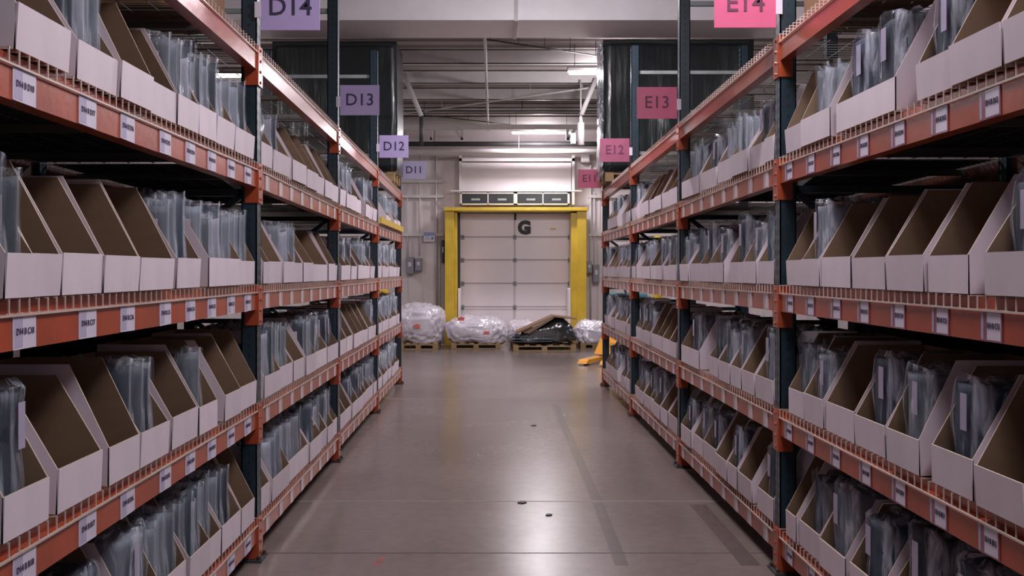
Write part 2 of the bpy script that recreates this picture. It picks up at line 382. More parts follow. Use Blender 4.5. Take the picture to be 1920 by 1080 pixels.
def deck_mesh(L,s):
    mb=MB(); n=int(L/.05); w=.0036; z=.004; ft=.012
    for i in range(n+1):
        y=.01+i*(L-.02)/n
        mb.bar((s*-.004,y,z),(s*.06,y,z),w,w); mb.bar((s*.06,y,z),(s*(DEPTH-.03),y,z),w,w,1)
        mb.bar((s*-.004,y,z+.002),(s*-.004,y,-.036),w,w)
    for k in range(9):
        x=.03+k*.125; mb.bar((s*x,0,z-.004),(s*x,L,z-.004),w,w,1)
    mb.bar((s*-.006,0,-.036),(s*-.006,L,-.036),.006,.006)
    for k in range(3):
        y=L*(k+.5)/3; mb.box(*sorted((s*.03,s*(DEPTH-.05))),y-.02,y+.02,-.03,-.002,1)
    return mb.mesh('wire_deck',[M['wire'],M['wire_shaded']])
CM={sd:conn_mesh(sx(sd)) for sd in XA}
def card_mesh(s,kind):
    # clear holder with a paper card, facing the aisle
    mb=MB(); x=-.0035
    if kind=='left':
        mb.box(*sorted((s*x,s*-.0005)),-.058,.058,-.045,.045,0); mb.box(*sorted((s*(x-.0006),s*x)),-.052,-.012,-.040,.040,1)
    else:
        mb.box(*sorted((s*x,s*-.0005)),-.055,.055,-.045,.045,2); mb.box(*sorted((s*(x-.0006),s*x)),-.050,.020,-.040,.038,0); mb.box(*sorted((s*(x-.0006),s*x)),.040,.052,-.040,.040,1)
    return mb.mesh('label_card',[M['paper'],M['paper_lilac'],M['holder'] if kind=='right' else M['paper']])
CARD={sd:card_mesh(sx(sd),sd) for sd in XA}
mbp=MB(); mbp.box(-.0035,-.0005,-.05,.05,-.045,.045); 
CARDFAR={}
for sd in XA:
    s=sx(sd); q=MB(); q.box(*sorted((s*-.0035,s*-.0005)),-.042,.042,-.045,.045,0); q.box(*sorted((s*-.0042,s*-.0035)),-.03,.0,-.040,.04,1)
    CARDFAR[sd]=q.mesh('label_card',[M['paper_pink'],M['paper']])
LET='ABCD'
for sd in ('left','right'):
    s=sx(sd); xa=XA[sd]; P=POSTS[sd]
    rack=empty('pallet_rack',(0,0,0),('long orange and navy pallet rack lining the left side of aisle' if sd=='left' else 'long orange and navy pallet rack lining the right side of aisle'),'rack')
    for i,Y in enumerate(P): frame(sd,Y,rack,i==4,i==0)
    for b in range(4):
        y0,y1=P[b]+.04,P[b+1]-.04; L=y1-y0
        bm_=beam_mesh(L,s); dm=deck_mesh(L,s); rbm=beam_mesh(L,-s); rbm.materials[0]=M['orange_shaded']
        for l,z in enumerate(LV):
            z=lz(sd,l,y0); tilt=math.atan2(lz(sd,l,y1)-z,L)
            bo=link('shelf_beam',bm_,rack,(xa,y0,z))
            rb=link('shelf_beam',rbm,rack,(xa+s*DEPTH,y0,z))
            dk=link('wire_deck',dm,rack,(xa,y0,z))
            for q in (bo,rb,dk): q.rotation_euler=(tilt,0,0)
            for yy in ((0 if b else None),1):
                if yy is None: continue
            c=link('beam_connector',CM[sd],bo,(0,L+.04,0))
            if b==0: link('beam_connector',CM[sd],bo,(0,-.04,0))
            if l<4:
                for k in range(8):
                    yl=L*(k+.5)/8+random.uniform(-.012,.012)
                    if b==0 and sd=='left': yl=[.18,.55,.85,1.20,1.48,1.76,2.05,2.34][k]-.04
                    me=CARD[sd] if b==0 else CARDFAR[sd]
                    cd=link('label_card',me,bo,(0,yl,-.079)); cd.rotation_euler=(random.uniform(-.03,.03),0,0)
                    if b==0:
                        num=('D14' if sd=='left' else 'E14')+' B '+LET[l]+str(18-k if sd=='left' else 11+k)
                        ry=math.pi/2 if s>0 else -math.pi/2
                        lt=lettering('card_print',num,.024,M['ink'],bo,(s*-.0052,yl-(.015 if s>0 else 0),-.079),(math.pi/2,0,math.pi/2 if s<0 else -math.pi/2),sx=.82 if s<0 else .62)
    if sd=='left':
        mb=MB(); mb.box(-.03,-.004,P[3]+.05,P[4]-.05,-.02,.045)
        # yellow edge strip resting on the front of the fourth deck
        o=mb.build('edge_guard',M['yellow'],rack,loc=(xa+.040,0,LV[3]-.036))
# dark backing sheets behind the two nearest bays of each rack
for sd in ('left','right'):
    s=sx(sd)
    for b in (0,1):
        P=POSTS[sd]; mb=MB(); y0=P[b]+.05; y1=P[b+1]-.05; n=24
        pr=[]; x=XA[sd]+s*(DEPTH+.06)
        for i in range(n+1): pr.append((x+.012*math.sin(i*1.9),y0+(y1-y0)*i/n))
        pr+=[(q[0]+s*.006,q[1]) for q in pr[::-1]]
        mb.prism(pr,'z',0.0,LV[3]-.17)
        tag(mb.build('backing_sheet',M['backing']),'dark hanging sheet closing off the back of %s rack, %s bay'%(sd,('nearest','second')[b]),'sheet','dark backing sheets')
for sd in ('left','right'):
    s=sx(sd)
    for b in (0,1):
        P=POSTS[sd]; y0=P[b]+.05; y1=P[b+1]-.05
        for l in (1,2,3):  # dark sheets added on the decks to block light from above
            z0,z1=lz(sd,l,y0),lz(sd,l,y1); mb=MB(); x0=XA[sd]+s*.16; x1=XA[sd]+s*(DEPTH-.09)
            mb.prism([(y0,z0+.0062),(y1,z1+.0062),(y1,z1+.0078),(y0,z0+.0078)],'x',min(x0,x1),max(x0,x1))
            tag(mb.build('light_blocker',M['backing']),'added light blocking sheet under the boxes on %s shelf, %s bay, %s rack'%(('lowest','second','third','fourth')[l],('nearest','second')[b],sd),'light blocker','added light blocking sheets')
# outer row of the neighbouring racks: stock seen only as darkness through the lower levels
# ---------------------------------------------------------------- bin boxes
def box_mesh(w,s,d=.42,h1=.12,h2=.335,dep=.15,lean=0):
    """open-fronted magazine-file style bin; front at x=0, depth toward s, width along y centred"""
    t=.005; mb=MB(); y0,y1=-w/2,w/2
    def panel_y(ya,yb,outer_low):
        poly=[(0,0),(s*d,0),(s*d,h2),(s*dep,h2),(0,h1)]
        mb.prism(poly,'y',ya,yb,2,m0=0 if outer_low else 1,m1=1 if outer_low else 0)
    panel_y(y0,y0+t,True); panel_y(y1-t,y1,False)
    # front lip: thin plate, outside white inside kraft
    def plate(x0,x1,za,zb,outer_first,ya=y0+t,yb=y1-t,tilt=0):
        b=len(mb.v)
        mb.v+=[(x0,ya,za),(x0,yb,za),(x0+tilt,yb,zb),(x0+tilt,ya,zb),(x1,ya,za),(x1,yb,za),(x1+tilt,yb,zb),(x1+tilt,ya,zb)]
        for q,mm in (((0,1,2,3),0 if outer_first else 1),((4,5,6,7),1 if outer_first else 0),((0,1,5,4),2),((1,2,6,5),0),((2,3,7,6),2),((3,0,4,7),0)):
            mb.f.append([b+i for i in q]); mb.m.append(mm)
    plate(-s*.001,s*t,0,h1,True,ya=y0,yb=y1,tilt=-s*lean)
    plate(s*(d-t),s*d,0,h2,False)
    b=len(mb.v); mb.v+=[(s*t,y0+t,t),(s*t,y1-t,t),(s*(d-t),y1-t,t),(s*(d-t),y0+t,t)]; mb.f.append([b,b+1,b+2,b+3]); mb.m.append(1)
    b=len(mb.v); mb.v+=[(0,y0,0.0005),(0,y1,0.0005),(s*d,y1,0.0005),(s*d,y0,0.0005)]; mb.f.append([b,b+1,b+2,b+3]); mb.m.append(1)  # underside kraft in place of white: shade put into the colour
    return mb.mesh('bin_box',[M['white_card'],M['kraft'],M['kraft_edge']])
# ---------------------------------------------------------------- garment packets
def slab(t,dp,h,seed,amp,jag=0,nx=9,nz=10,pinch=.5,taper=0.0,mats=None,name='p'):
    """rounded upright slab, thickness t along y, depth dp along x (0..dp), height h, with wrinkles"""
    mb=MB(); ny=2
    off=Vector((seed*3.1,seed*1.7,seed*.9))
    grid={}
    def P(i,j,side):
        u=i/nx; w=j/nz; x=u*dp; z=w*h
        e=min(1,math.sin(math.pi*min(max(u,.0),1))*2.2+.25); e2=min(1,(1-w)*6+pinch)
        e=e*e2*(1-taper*w)
        nn=noise.noise(Vector((x*14,z*5,side*3))+off)*amp+noise.noise(Vector((x*35,z*14,side*3))+off)*amp*.5
        y=side*(t/2*e)+nn+ noise.noise(Vector((x*4,z*4,0))+off)*amp*1.2*w
        xx=x+noise.noise(Vector((z*7,side,4))+off)*amp*1.4
        if j==nz: z+=jag*noise.noise(Vector((x*40,side*.3,2))+off)
        return (xx,y,z)
    for sd_ in (-1,1):
        for i in range(nx+1):
            for j in range(nz+1):
                grid[(sd_,i,j)]=len(mb.v); mb.v.append(P(i,j,sd_))
    for sd_ in (-1,1):
        for i in range(nx):
            for j in range(nz):
                mb.f.append([grid[(sd_,i,j)],grid[(sd_,i+1,j)],grid[(sd_,i+1,j+1)],grid[(sd_,i,j+1)]]); mb.m.append(0)
    for j in range(nz):
        for i in (0,nx): mb.f.append([grid[(-1,i,j)],grid[(-1,i,j+1)],grid[(1,i,j+1)],grid[(1,i,j)]]); mb.m.append(0)
    for i in range(nx):
        for j in (0,nz): mb.f.append([grid[(-1,i,j)],grid[(-1,i+1,j)],grid[(1,i+1,j)],grid[(1,i,j)]]); mb.m.append(0)
    return mb
def mirror_x(mb,s):
    if s<0: mb.v=[(-x,y,z) for x,y,z in mb.v]
    return mb
PK={'left':{'thin':[],'wide':[]},'right':{'thin':[],'wide':[]}}
CL=['cloth_grey','cloth_grey','cloth_navy','cloth_pale','cloth_grey','cloth_navy']
for sd in ('left','right'):
    s=sx(sd)
    for k in range(6):
        h=.285+.015*(k%3); body=mirror_x(slab(.036,.27,h+.02,k+1,.005,.012,pinch=.4),s)
        slv=mirror_x(slab(.042,.285,h+.045,k+20,.008,.03,nx=12,nz=14,pinch=.15),s); slv.v=[(x-s*.012,y,z) for x,y,z in slv.v]
        lab=MB(); lab.box(*sorted((s*.03,s*.075)),-.0245,-.024,h*.62,h*.9)
        PK[sd]['thin'].append((body.mesh('bagged_garment',M[CL[k]],True),slv.mesh('plastic_sleeve',M['film'],True),lab.mesh('paper_label',M['paper'])))
    for k in range(5):
        h=.315+.015*(k%3); wd=.20
        body=mirror_x(slab(wd+.012,.26,h,k+51,.006,.008,pinch=1.0,nx=10,nz=12),s)
        slv=mirror_x(slab(wd+.022,.28,h+.03,k+70,.010,.03,nx=14,nz=16,pinch=.6),s); slv.v=[(x-s*.014,y,z) for x,y,z in slv.v]
        lab=MB(); yo=(-.03,.02,0,-.045,.03)[k]; lab.box(*sorted((s*-.014,s*-.0135)),yo-.020,yo+.020,h*.58,h*.93)
        PK[sd]['wide'].append((body.mesh('bagged_garment',M['cloth_navy' if k%2==0 else 'cloth_grey'],True),slv.mesh('plastic_sleeve',M['film_dark' if k%2==0 else 'film'],True),lab.mesh('paper_label',M['paper_lilac'])))
PK_NEED=[]     # packet specs: distance, side, style, variant, location, rot, label

def Y_of(side,px): return (1.22*F/(926-px)) if side=='left' else (1.41*F/(px-926))
# contents: e empty, t thin upright packets, w wide packets, m mixed; number = how many thin ones
ROWS={
('left',3,0):[(28,127,'e'),(147,220,'t5'),(222,281,'e'),(283,331,'e'),(332,371,'t5'),(372,404,'t5'),(405,438,'t4'),(439,474,'t3')],
('left',2,0):[(5,58,'t3'),(60,113,'e'),(115,188,'e'),(190,255,'e'),(257,320,'e'),(332,375,'t5'),(387,446,'t7'),(448,478,'t5')],
('left',1,0):[(5,90,'w'),(105,187,'e'),(200,257,'e'),(259,312,'t4'),(320,367,'e'),(369,403,'t1'),(417,447,'e'),(449,480,'e')],
('left',0,0):[(60,150,'e'),(160,232,'w'),(242,300,'w'),(302,350,'t5'),(352,390,'t6'),(391,412,'t4'),(414,449,'t3'),(450,474,'e')],
('left',3,1):[(487,510,'w'),(512,543,'t2'),(545,571,'e'),(572,592,'e'),(593,606,'e'),(607,621,'e'),(622,634,'e')],
('left',2,1):[(486,501,'t3'),(503,528,'e'),(529,548,'t3'),(549,566,'t5'),(567,585,'e'),(587,613,'e'),(614,626,'e'),(627,634,'e')],
('left',1,1):[(494,524,'t3'),(525,549,'t5'),(551,570,'e'),(571,589,'t3'),(590,612,'w'),(613,633,'w')],
('left',0,1):[(489,505,'t3'),(508,540,'t3'),(541,578,'t5'),(579,600,'w'),(601,612,'t3'),(613,624,'w'),(625,634,'t2')],
('right',3,0):[(1475,1504,'e'),(1506,1560,'t3'),(1570,1680,'w2'),(1720,1786,'w'),(1790,1886,'e'),(1892,2020,'e')],
('right',2,0):[(1476,1506,'e'),(1508,1540,'w'),(1542,1596,'e'),(1600,1661,'e'),(1667,1735,'e'),(1742,1816,'e'),(1853,1935,'w'),(1950,2050,'w')],
('right',1,0):[(1478,1506,'t3'),(1508,1543,'w'),(1548,1600,'e'),(1602,1658,'w'),(1665,1725,'w'),(1748,1824,'w'),(1838,1930,'e'),(1940,2040,'w')],
('right',0,0):[(1476,1494,'e'),(1498,1535,'t2'),(1540,1588,'w'),(1600,1660,'w'),(1668,1740,'w'),(1755,1850,'w'),(1865,1980,'t3')],
('right',3,1):[(1281,1313,'t5'),(1314,1344,'w'),(1347,1374,'t3'),(1375,1405,'t5'),(1406,1434,'w'),(1436,1461,'t4')],
('right',2,1):[(1278,1293,'t3'),(1294,1312,'t4'),(1314,1330,'w'),(1331,1358,'w'),(1370,1395,'w'),(1397,1420,'w'),(1423,1460,'t3')],
('right',1,1):[(1280,1313,'w'),(1329,1345,'t2'),(1350,1370,'t4'),(1371,1390,'w'),(1392,1415,'e'),(1420,1456,'w')],
('right',0,1):[(1280,1298,'w'),(1300,1317,'w'),(1319,1342,'w'),(1346,1366,'e'),(1368,1385,'w'),(1387,1412,'e'),(1422,1458,'w')],
}
LVN=['lowest','second','third','fourth']; BAYN=['nearest','second','third','furthest']
ORD=['first','second','third','fourth','fifth','sixth','seventh','eighth','ninth','tenth']
nbox=0
for sd in ('left','right'):
    s=sx(sd); P=POSTS[sd]
    for b in range(4):
        for l in range(4):
            row=ROWS.get((sd,l,b))
            spans=[]
            if row:
                for (a,c,k) in row:
                    ya,yb=sorted((Y_of(sd,a),Y_of(sd,c))); spans.append((ya,yb,k))
                spans.sort()
            else:
                y=P[b]+.06
                while y<P[b+1]-.30:
                    w=random.uniform(.25,.32); k=random.choice(['e','t3','t4','t5','w','t5','w'] if sd=='left' else ['e','t3','t4','w','w'])
                    if sd=='right' and l==3 and b==2: k=random.choice(['e','e','t4'])
                    if sd=='left' and l==1 and b==2: k=random.choice(['e','e','w'])
                    if random.random()<.93: spans.append((y,y+w,k))
                    y+=w+random.choice([.004,.004,.01,.03])
                spans=[q for q in spans if q[1]<P[b+1]-.05]
            # keep clear of the posts and of each other
            out=[]; prev=P[b]+.047
            for ya,yb,k in spans:
                ya=max(ya,prev+.003); yb=min(yb,P[b+1]-.050)
                if yb-ya<.12: continue
                out.append((ya,yb,k)); prev=yb
            deck=0
            for n,(ya,yb,k) in enumerate(out):
                w=yb-ya; yc=(ya+yb)/2; lean=random.uniform(0,.008)
                h2=.365+random.uniform(-.02,.02)
                if l==3 and sd=='right' and b==0: h2=.40
                xo=XA[sd]-s*random.uniform(-.006,.012); deck=lz(sd,l,yc)+.0085
                me=box_mesh(w,s,lean=lean,h1=.12+random.uniform(-.006,.006),h2=h2,dep=.135+random.uniform(-.01,.015))
                bo=link('bin_box',me,None,(xo,yc,deck)); nbox+=1
                full='empty' if k=='e' else ('part filled' if k in('t1','t2') else 'filled')
                tag(bo,'%s white bin box, %s from near post, %s shelf, %s bay, %s rack'%(full,ORD[n],LVN[l],BAYN[b],sd),'box','white bin boxes on the %s rack'%sd)
                inner=w-.016; z=deck+.0055
                if k=='e': continue
                def add(style,var,yy,rx,scy,idx,xadd=0.0,sz=1.0):
                    PK_NEED.append((yy,sd,style,var,(xo+s*(.028+xadd),yy,z),rx,scy,sz,
                        '%s bagged garment, %s in %s box, %s shelf, %s bay, %s rack'%(
                        {'cloth_grey':'grey','cloth_navy':'dark navy','cloth_pale':'pale'}[PK[sd][style][var][0].materials[0].name],ORD[idx],ORD[n],LVN[l],BAYN[b],sd)))
                if k[0]=='t':
                    m_=int(k[1]); cell=inner/max(m_,3.0)
                    start=ya+.008 if m_>=3 else ya+.008+ (inner-cell*m_)*.7
                    m_=min(m_,max(1,int(inner/.034)))
                    cell=inner/max(m_,3)
                    for q in range(m_):
                        yy=start+cell*(q+.5)
                        add('thin',random.randrange(6),yy,random.uniform(-.015,.015),min(1.3,(cell-.004)/.052),q,random.uniform(0,.03),random.uniform(.95,1.08))
                else:
                    m_=2 if k=='w2' else 1
                    for q in range(m_):
                        cell=inner/m_; yy=ya+.008+cell*(q+.5)
                        add('wide',random.randrange(5),yy,0,min(1.15,(cell-.004)/.24),q,random.uniform(0,.02),random.uniform(.95,1.08))
PK_NEED.sort(key=lambda q:q[0])
print('boxes',nbox,'packets',len(PK_NEED))
seen_lab=set(); rest=MB(); restmats=[M['cloth_grey'],M['cloth_navy'],M['cloth_pale'],M['film']]
mi={'cloth_grey':0,'cloth_navy':1,'cloth_pale':2}
for n,(yy,sd,style,var,loc,rx,scy,sz,lab) in enumerate(PK_NEED):
    body,slv,pl=PK[sd][style][var]
    if n<300:
        o=link('bagged_garment',body,None,loc,scale=(1,scy,sz)); o.rotation_euler=(rx,0,0)
        tag(o,lab,'bagged garment','bagged garments on the %s rack'%sd)
        link('plastic_sleeve',slv,o)
        if style=='wide' or var%2==0: link('paper_label',pl,o)
    else:
        for me,mm in ((body,mi[body.materials[0].name]),(slv,3)):
            b0=len(rest.v)
            for v in me.vertices: rest.v.append((loc[0]+v.co.x,loc[1]+v.co.y*scy,loc[2]+v.co.z*sz))
            for p in me.polygons: rest.f.append([b0+i for i in p.vertices]); rest.m.append(mm)
if rest.v:
    me=rest.mesh('bagged_garment',restmats,True,fix=False)
    tag(link('bagged_garment',me),'small distant bagged garments filling the boxes in the far rack bays','bagged garment','bagged garments in the far bays','stuff')
# ---------------------------------------------------------------- aisle signs
def sign(side,txt,Y,mt,ink,label,z0=2.70,w=.305,h=.235):
    s=sx(side); xe=XA[side]-s*.012      # edge nearest the post
    # sign reaches out over the aisle
    xc=xe-s*(w/2+.01)
    t=empty('aisle_sign',(xc,Y-.05,z0),label,'sign','coloured aisle signs')
    mb=MB(); mb.box(-w/2,w/2,-.002,.002,0,h); mb.build('sign_panel',mt,t,bevel=.001)
    mb=MB(); mb.box(*sorted((s*(w/2-.002),s*(w/2+.03))),-.004,.004,h*.28,h*.62); mb.build('sign_bracket',M['paper'],t)
    lettering('sign_text',txt,.13,ink,t,(0,-.0035,h*.5),(math.pi/2,0,0),bold=.001)
    return t
for i,(n_,Y) in enumerate(zip(('D14','D13','D12','D11'),POSTS['left'][1:])):
    sign('left',n_,Y,M['sign_lav2'] if i==3 else M['sign_lav'],M['ink'],'lavender sign reading %s hanging from a left rack post'%n_,(2.73,2.705,2.672,2.69)[i])
for i,(n_,Y) in enumerate(zip(('E14','E13','E12','E11'),POSTS['right'][1:])):
    sign('right',n_,Y,M['sign_plum'] if i==2 else M['sign_pink'],M['plum_ink'],'%s sign reading %s hanging from a right rack post'%('dull plum' if i==2 else 'bright pink',n_),(2.69,2.645,2.605,2.555)[i],h=.24)

# ---------------------------------------------------------------- black wrapped loads on the top level
def pallet(parent,w,d,h=.12,loc=(0,0,0)):
    mb=MB(); n=6
    for i in range(n): a=i*(w-.09)/(n-1); mb.box(a,a+.09,0,d,h-.02,h)
    for y in (0,d/2-.045,d-.09): mb.box(0,w,y,y+.09,h-.04,h-.02)
    for x in (0,w/2-.05,w-.1):
        for y in (0,d/2-.045,d-.09): mb.box(x,x+.1,y,y+.09,.02,h-.04)
    for y in (0,d/2-.045,d-.09): mb.box(0,w,y,y+.09,0,.02)
    return mb.build('pallet',M['wood'],parent,loc=loc)
def wrapped(name,x0,x1,y0,y1,z0,z1,label,seed,amp=.02,step=.07):
    t=empty(name,((x0+x1)/2,y0,z0),label,'wrapped load'); w=x1-x0; d=y1-y0; h=z1-z0
    p=pallet(t,w-.06,d-.04,loc=(-w/2+.03,.02,0)); 
    bm=bmesh.new(); bmesh.ops.create_cube(bm,size=1)
    bmesh.ops.subdivide_edges(bm,edges=bm.edges[:],cuts=18,use_grid_fill=True)
    for v in bm.verts:
        c=v.co.copy(); q=Vector((c.x*w,(c.y+.5)*d,.12+(c.z+.5)*(h-.12)))
        nz=noise.noise_vector(Vector((q.x*3.5+seed,q.y*3.5,q.z*.9)))*amp+noise.noise_vector(Vector((q.x*16+seed,q.y*16,q.z*5)))*amp*.45
        nz.z*=.3; v.co=q+nz
    me=bpy.data.meshes.new('wrapped_stack'); bm.to_mesh(me); bm.free(); me.materials.append(M['black_wrap'])
    me.polygons.foreach_set('use_smooth',[True]*len(me.polygons)); link('wrapped_stack',me,t)
    return t
zt=2.675+.006; zm=LVP[4][3]-.018
wrapped('wrapped_load',-2.64,-1.155,10.92,11.62,zm,4.22,'tall black stretch wrapped load on top of left rack, far end',3,.014)
wrapped('wrapped_load',1.30,3.10,10.92,11.62,zm,4.24,'tall black stretch wrapped load on top of right rack, far end',9,.022)
# shiny clear film edge hanging on the right load
mb=MB(); 
pr=[]; n=60
for i in range(n+1):
    z=i/n*1.66; pr.append((1.262+.012*noise.noise(Vector((z*18,2,0))),z))
b0=0
for i,(x,z) in enumerate(pr):
    mb.v+=[(x,10.90+.01*noise.noise(Vector((z*25,0,5))),z),(x+.035+.012*noise.noise(Vector((z*30,7,1))),10.885+.012*noise.noise(Vector((z*20,3,1))),z),(x-.002,11.2,z)]
for i in range(n):
    a=3*i; mb.f.append([a,a+1,a+4,a+3]); mb.m.append(0); mb.f.append([a,a+3,a+5,a+2]); mb.m.append(0)
M['edge_film']=film('edge_film',(.8,.85,.95),.55,1.0,22,(1,1,.6),.08)
o=mb.build('plastic_film',M['edge_film'],smooth=True,loc=(0,0,zm+.02)); tag(o,'crumpled clear plastic film along edge of right black wrapped load','film')
# cartons on the top level of the nearest bays
def carton(x0,x1,y0,y1,z0,z1,label,m='carton',rz=0):
    t=empty('carton',((x0+x1)/2,(y0+y1)/2,z0),label,'carton',rz=rz); w=x1-x0; d=y1-y0; h=z1-z0
    mb=MB(); mb.box(-w/2,w/2,-d/2,d/2,0,h); mb.build('carton_body',M[m],t,bevel=.004)
    mb=MB(); mb.box(-.025,.025,-d/2-.001,d/2+.001,h-.08,h+.001); mb.build('packing_tape',M['kraft'],t)
    return t
carton(1.50,1.95,3.98,4.44,zt,zt+.33,'brown cardboard carton on top of right rack by the near post')
carton(1.47,1.9,3.45,3.9,zt,zt+.3,'brown cardboard carton on top of right rack, cut by frame')
carton(-1.85,-1.35,4.1,4.6,zt,zt+.30,'dark brown carton on top of left rack beside the post')
carton(-1.9,-1.4,3.4,3.95,zt,zt+.35,'dark brown carton on top of left rack, cut by frame')
# ---------------------------------------------------------------- dock door
DY=YW-.06
def px2x(px,Y): return (px-VX)*Y/F
def py2z(py,Y): return CH+(VY-py)*Y/F
dx0,dx1=px2x(863,DY),px2x(1072,DY); ztop=py2z(400,DY)
dr=bpy.data.objects.new('door_1',None); COL.objects.link(dr); dr.location=(0,DY,0); dr['kind']='structure'
seams=[py2z(q,DY) for q in (445,488,532,576,620)]; zz=[ztop]+seams+[0.0]
xm=px2x(965,DY)
for i in range(len(zz)-1):
    mb=MB(); mb.box(dx0,dx1,-.02,.03,zz[i+1]+.004,zz[i]-.004,0); 
    mb.box(dx0,dx1,-.032,-.02,zz[i]-.03,zz[i]-.006,0)
    mb.box(dx0+.05,dx1-.05,-.021,-.019,zz[i+1]+.012,zz[i+1]+.022,1)
    mb.build('door_section',[M['door'],M['door_line']],dr)
mb=MB(); mb.box(xm-.018,xm+.018,-.035,-.02,0,ztop); mb.build('door_stile',M['ceil_white'],dr)
for z in seams:
    for x in (dx0+.05,xm,dx1-.05):
        mb=MB(); mb.box(x-.035,x+.035,-.045,-.03,z-.045,z+.045); mb.tube((x-.03,-.05,z),(x+.03,-.05,z),.012,8); mb.build('hinge',M['grey_box'],dr)
mb=MB(); mb.box(dx0-.06,dx0-.005,-.09,.0,0,ztop+.02); mb.box(dx1+.005,dx1+.06,-.09,.0,0,ztop+.02); mb.box(dx0-.06,dx1+.06,-.05,0,ztop+.002,ztop+.035); mb.build('door_track',M['dark_steel'],dr)
lettering('dock_letter','G',.36,M['black'],dr,(px2x(983,DY),-.037,py2z(428,DY)),(math.pi/2,0,0),bold=.024)
mb=MB(); x=px2x(966,DY); mb.box(x-.02,x+.02,-.06,-.036,py2z(413,DY),py2z(401,DY)); mb.build('door_latch',M['black'],dr)
mb=MB(); x=px2x(1037,DY); mb.box(x-.06,x+.06,-.024,-.021,py2z(431,DY),py2z(428,DY)); mb.build('door_sticker',M['yellow'],dr)
# yellow guard frame
GY=18.55
g=empty('dock_guard_frame',(0,GY,0),'yellow steel guard frame around the white dock door','guard frame')
for a,b,c,d_ in ((834,852,852,857),(1082,1100,1071,1083)):
    mb=MB(); mb.box(px2x(a,GY),px2x(b,GY),0,.5,0,py2z(396,GY)); mb.build('guard_post',M['yellow'],g,bevel=.008)
    mb=MB(); mb.box(px2x(c,GY)+.003,px2x(d_,GY)-.003,.06,.5,0,py2z(399,GY)); mb.build('inner_plate',M['yellow'],g,bevel=.004)
mb=MB(); mb.box(px2x(832,GY),px2x(1102,GY),-.06,.5,py2z(396,GY)+.002,py2z(389,GY)); mb.build('guard_header',M['yellow'],g,bevel=.01)
for a,b in ((858,863),(1066,1071)):
    mb=MB(); mb.box(px2x(a,GY),px2x(b,GY),.08,.42,0,py2z(541,GY)); mb.build('bumper_pad',M['door'],g,bevel=.01)
# overhead housing above the door
h=empty('door_housing',(0,18.95,0),'white overhead door housing with raised panel above the yellow frame','door housing')
HY=18.95
mb=MB(); mb.box(px2x(866,HY),px2x(1071,HY),0,.2,py2z(358,HY),py2z(304,HY)); mb.build('housing_panel',M['housing'],h,bevel=.006)
mb=MB()
for a in (861,1072): mb.box(px2x(a,HY),px2x(a+5,HY),-.05,.22,py2z(384,HY),py2z(290,HY))
mb.box(px2x(861,HY),px2x(1077,HY),-.05,.2,py2z(303,HY),py2z(297,HY)); mb.box(px2x(845,HY),px2x(1090,HY),-.06,-.02,py2z(359.5,HY),py2z(357,HY))
mb.build('housing_frame',M['ceil_white'],h)
w=empty('vent_window_panel',(0,18.9,0),'row of four dark windows in white frame above yellow door guard','window panel')
WY=18.9
mb=MB(); z0,z1=py2z(384,WY),py2z(361,WY)
mb.box(px2x(863,WY),px2x(1068,WY),.02,.24,z0,z1)
xs=[px2x(q,WY) for q in (863,866,914,916,963,970,1017,1019,1064,1068)]
for a,b in ((0,1),(2,3),(4,5),(6,7),(8,9)): mb.box(xs[a],xs[b],-.02,.02,z0,z1)
mb.box(xs[0],xs[9],-.02,.02,z1-.025,z1); mb.box(xs[0],xs[9],-.02,.02,z0,z0+.025); mb.build('panel_frame',M['ceil_white'],w)
for a,b in ((1,2),(3,4),(5,6),(7,8)):
    mb=MB(); mb.box(xs[a],xs[b],.0,.018,z0+.025,z1-.025); p=mb.build('dark_pane',M['ink_pane'],w)
    c=(xs[a]+xs[b])/2+.02; mb=MB(); mb.box(c-.09,c+.09,-.012,0,z0+.09,z0+.13); mb.build('vent_slot',M['galv'],p)
# wall fittings
def conduit(px,pa,pb,label,r=.014,Y=19.15):
    pipe('conduit',[(px2x(px,Y),Y,py2z(pa,Y)),(px2x(px,Y),Y,py2z(pb,Y))],r,M['ceil_white'],label,'conduit')
conduit(764,330,500,'thin vertical conduit at left end of back wall')
conduit(787,310,480,'thin vertical conduit between D11 sign and dock door')
conduit(818,292,580,'tall vertical conduit just left of the yellow guard frame',.02)
conduit(824,440,600,'short vertical conduit beside left yellow guard post',.016)
conduit(1107,300,600,'tall vertical conduit right of the yellow guard frame',.02)
conduit(1114,360,520,'thin vertical conduit near the right rack end')
def wallbox(px0,px1,py0,py1,label,m='grey_box',cat='electrical box',Y=19.0,d=.14):
    t=empty('wall_box',((px2x(px0,Y)+px2x(px1,Y))/2,Y,py2z(py1,Y)),label,cat); w=px2x(px1,Y)-px2x(px0,Y); hh=py2z(py0,Y)-py2z(py1,Y)
    mb=MB(); mb.box(-w/2,w/2,0,d+.04,0,hh); mb.build('box_body',M[m],t,bevel=.006)
    mb=MB(); mb.box(-w/2+.015,w/2-.015,-.012,0,.015,hh-.015); mb.build('box_cover',M[m],t,bevel=.004)
    mb=MB(); mb.box(-w*.2,w*.2,-.018,-.012,hh*.45,hh*.7); mb.build('box_plate',M['paper'],t)
    return t
wallbox(761,776,482,514,'grey electrical box on back wall, nearest the left rack')
wallbox(778,791,484,508,'smaller grey electrical box with pale plate on back wall')
wallbox(1100,1110,490,512,'small grey electrical box right of the yellow frame')
wallbox(1112,1124,496,530,'tall grey electrical box right of the yellow frame')
wallbox(1090,1106,285,304,'pale box high on wall above E11 sign','ceil_white','junction box')
wallbox(828,833,450,493,'narrow black panel beside left yellow guard post','dark_steel','panel')
t=empty('wall_sign',(px2x(805,19.1),19.08,py2z(453,19.1)),'small white notice with blue heading on the back wall','sign')
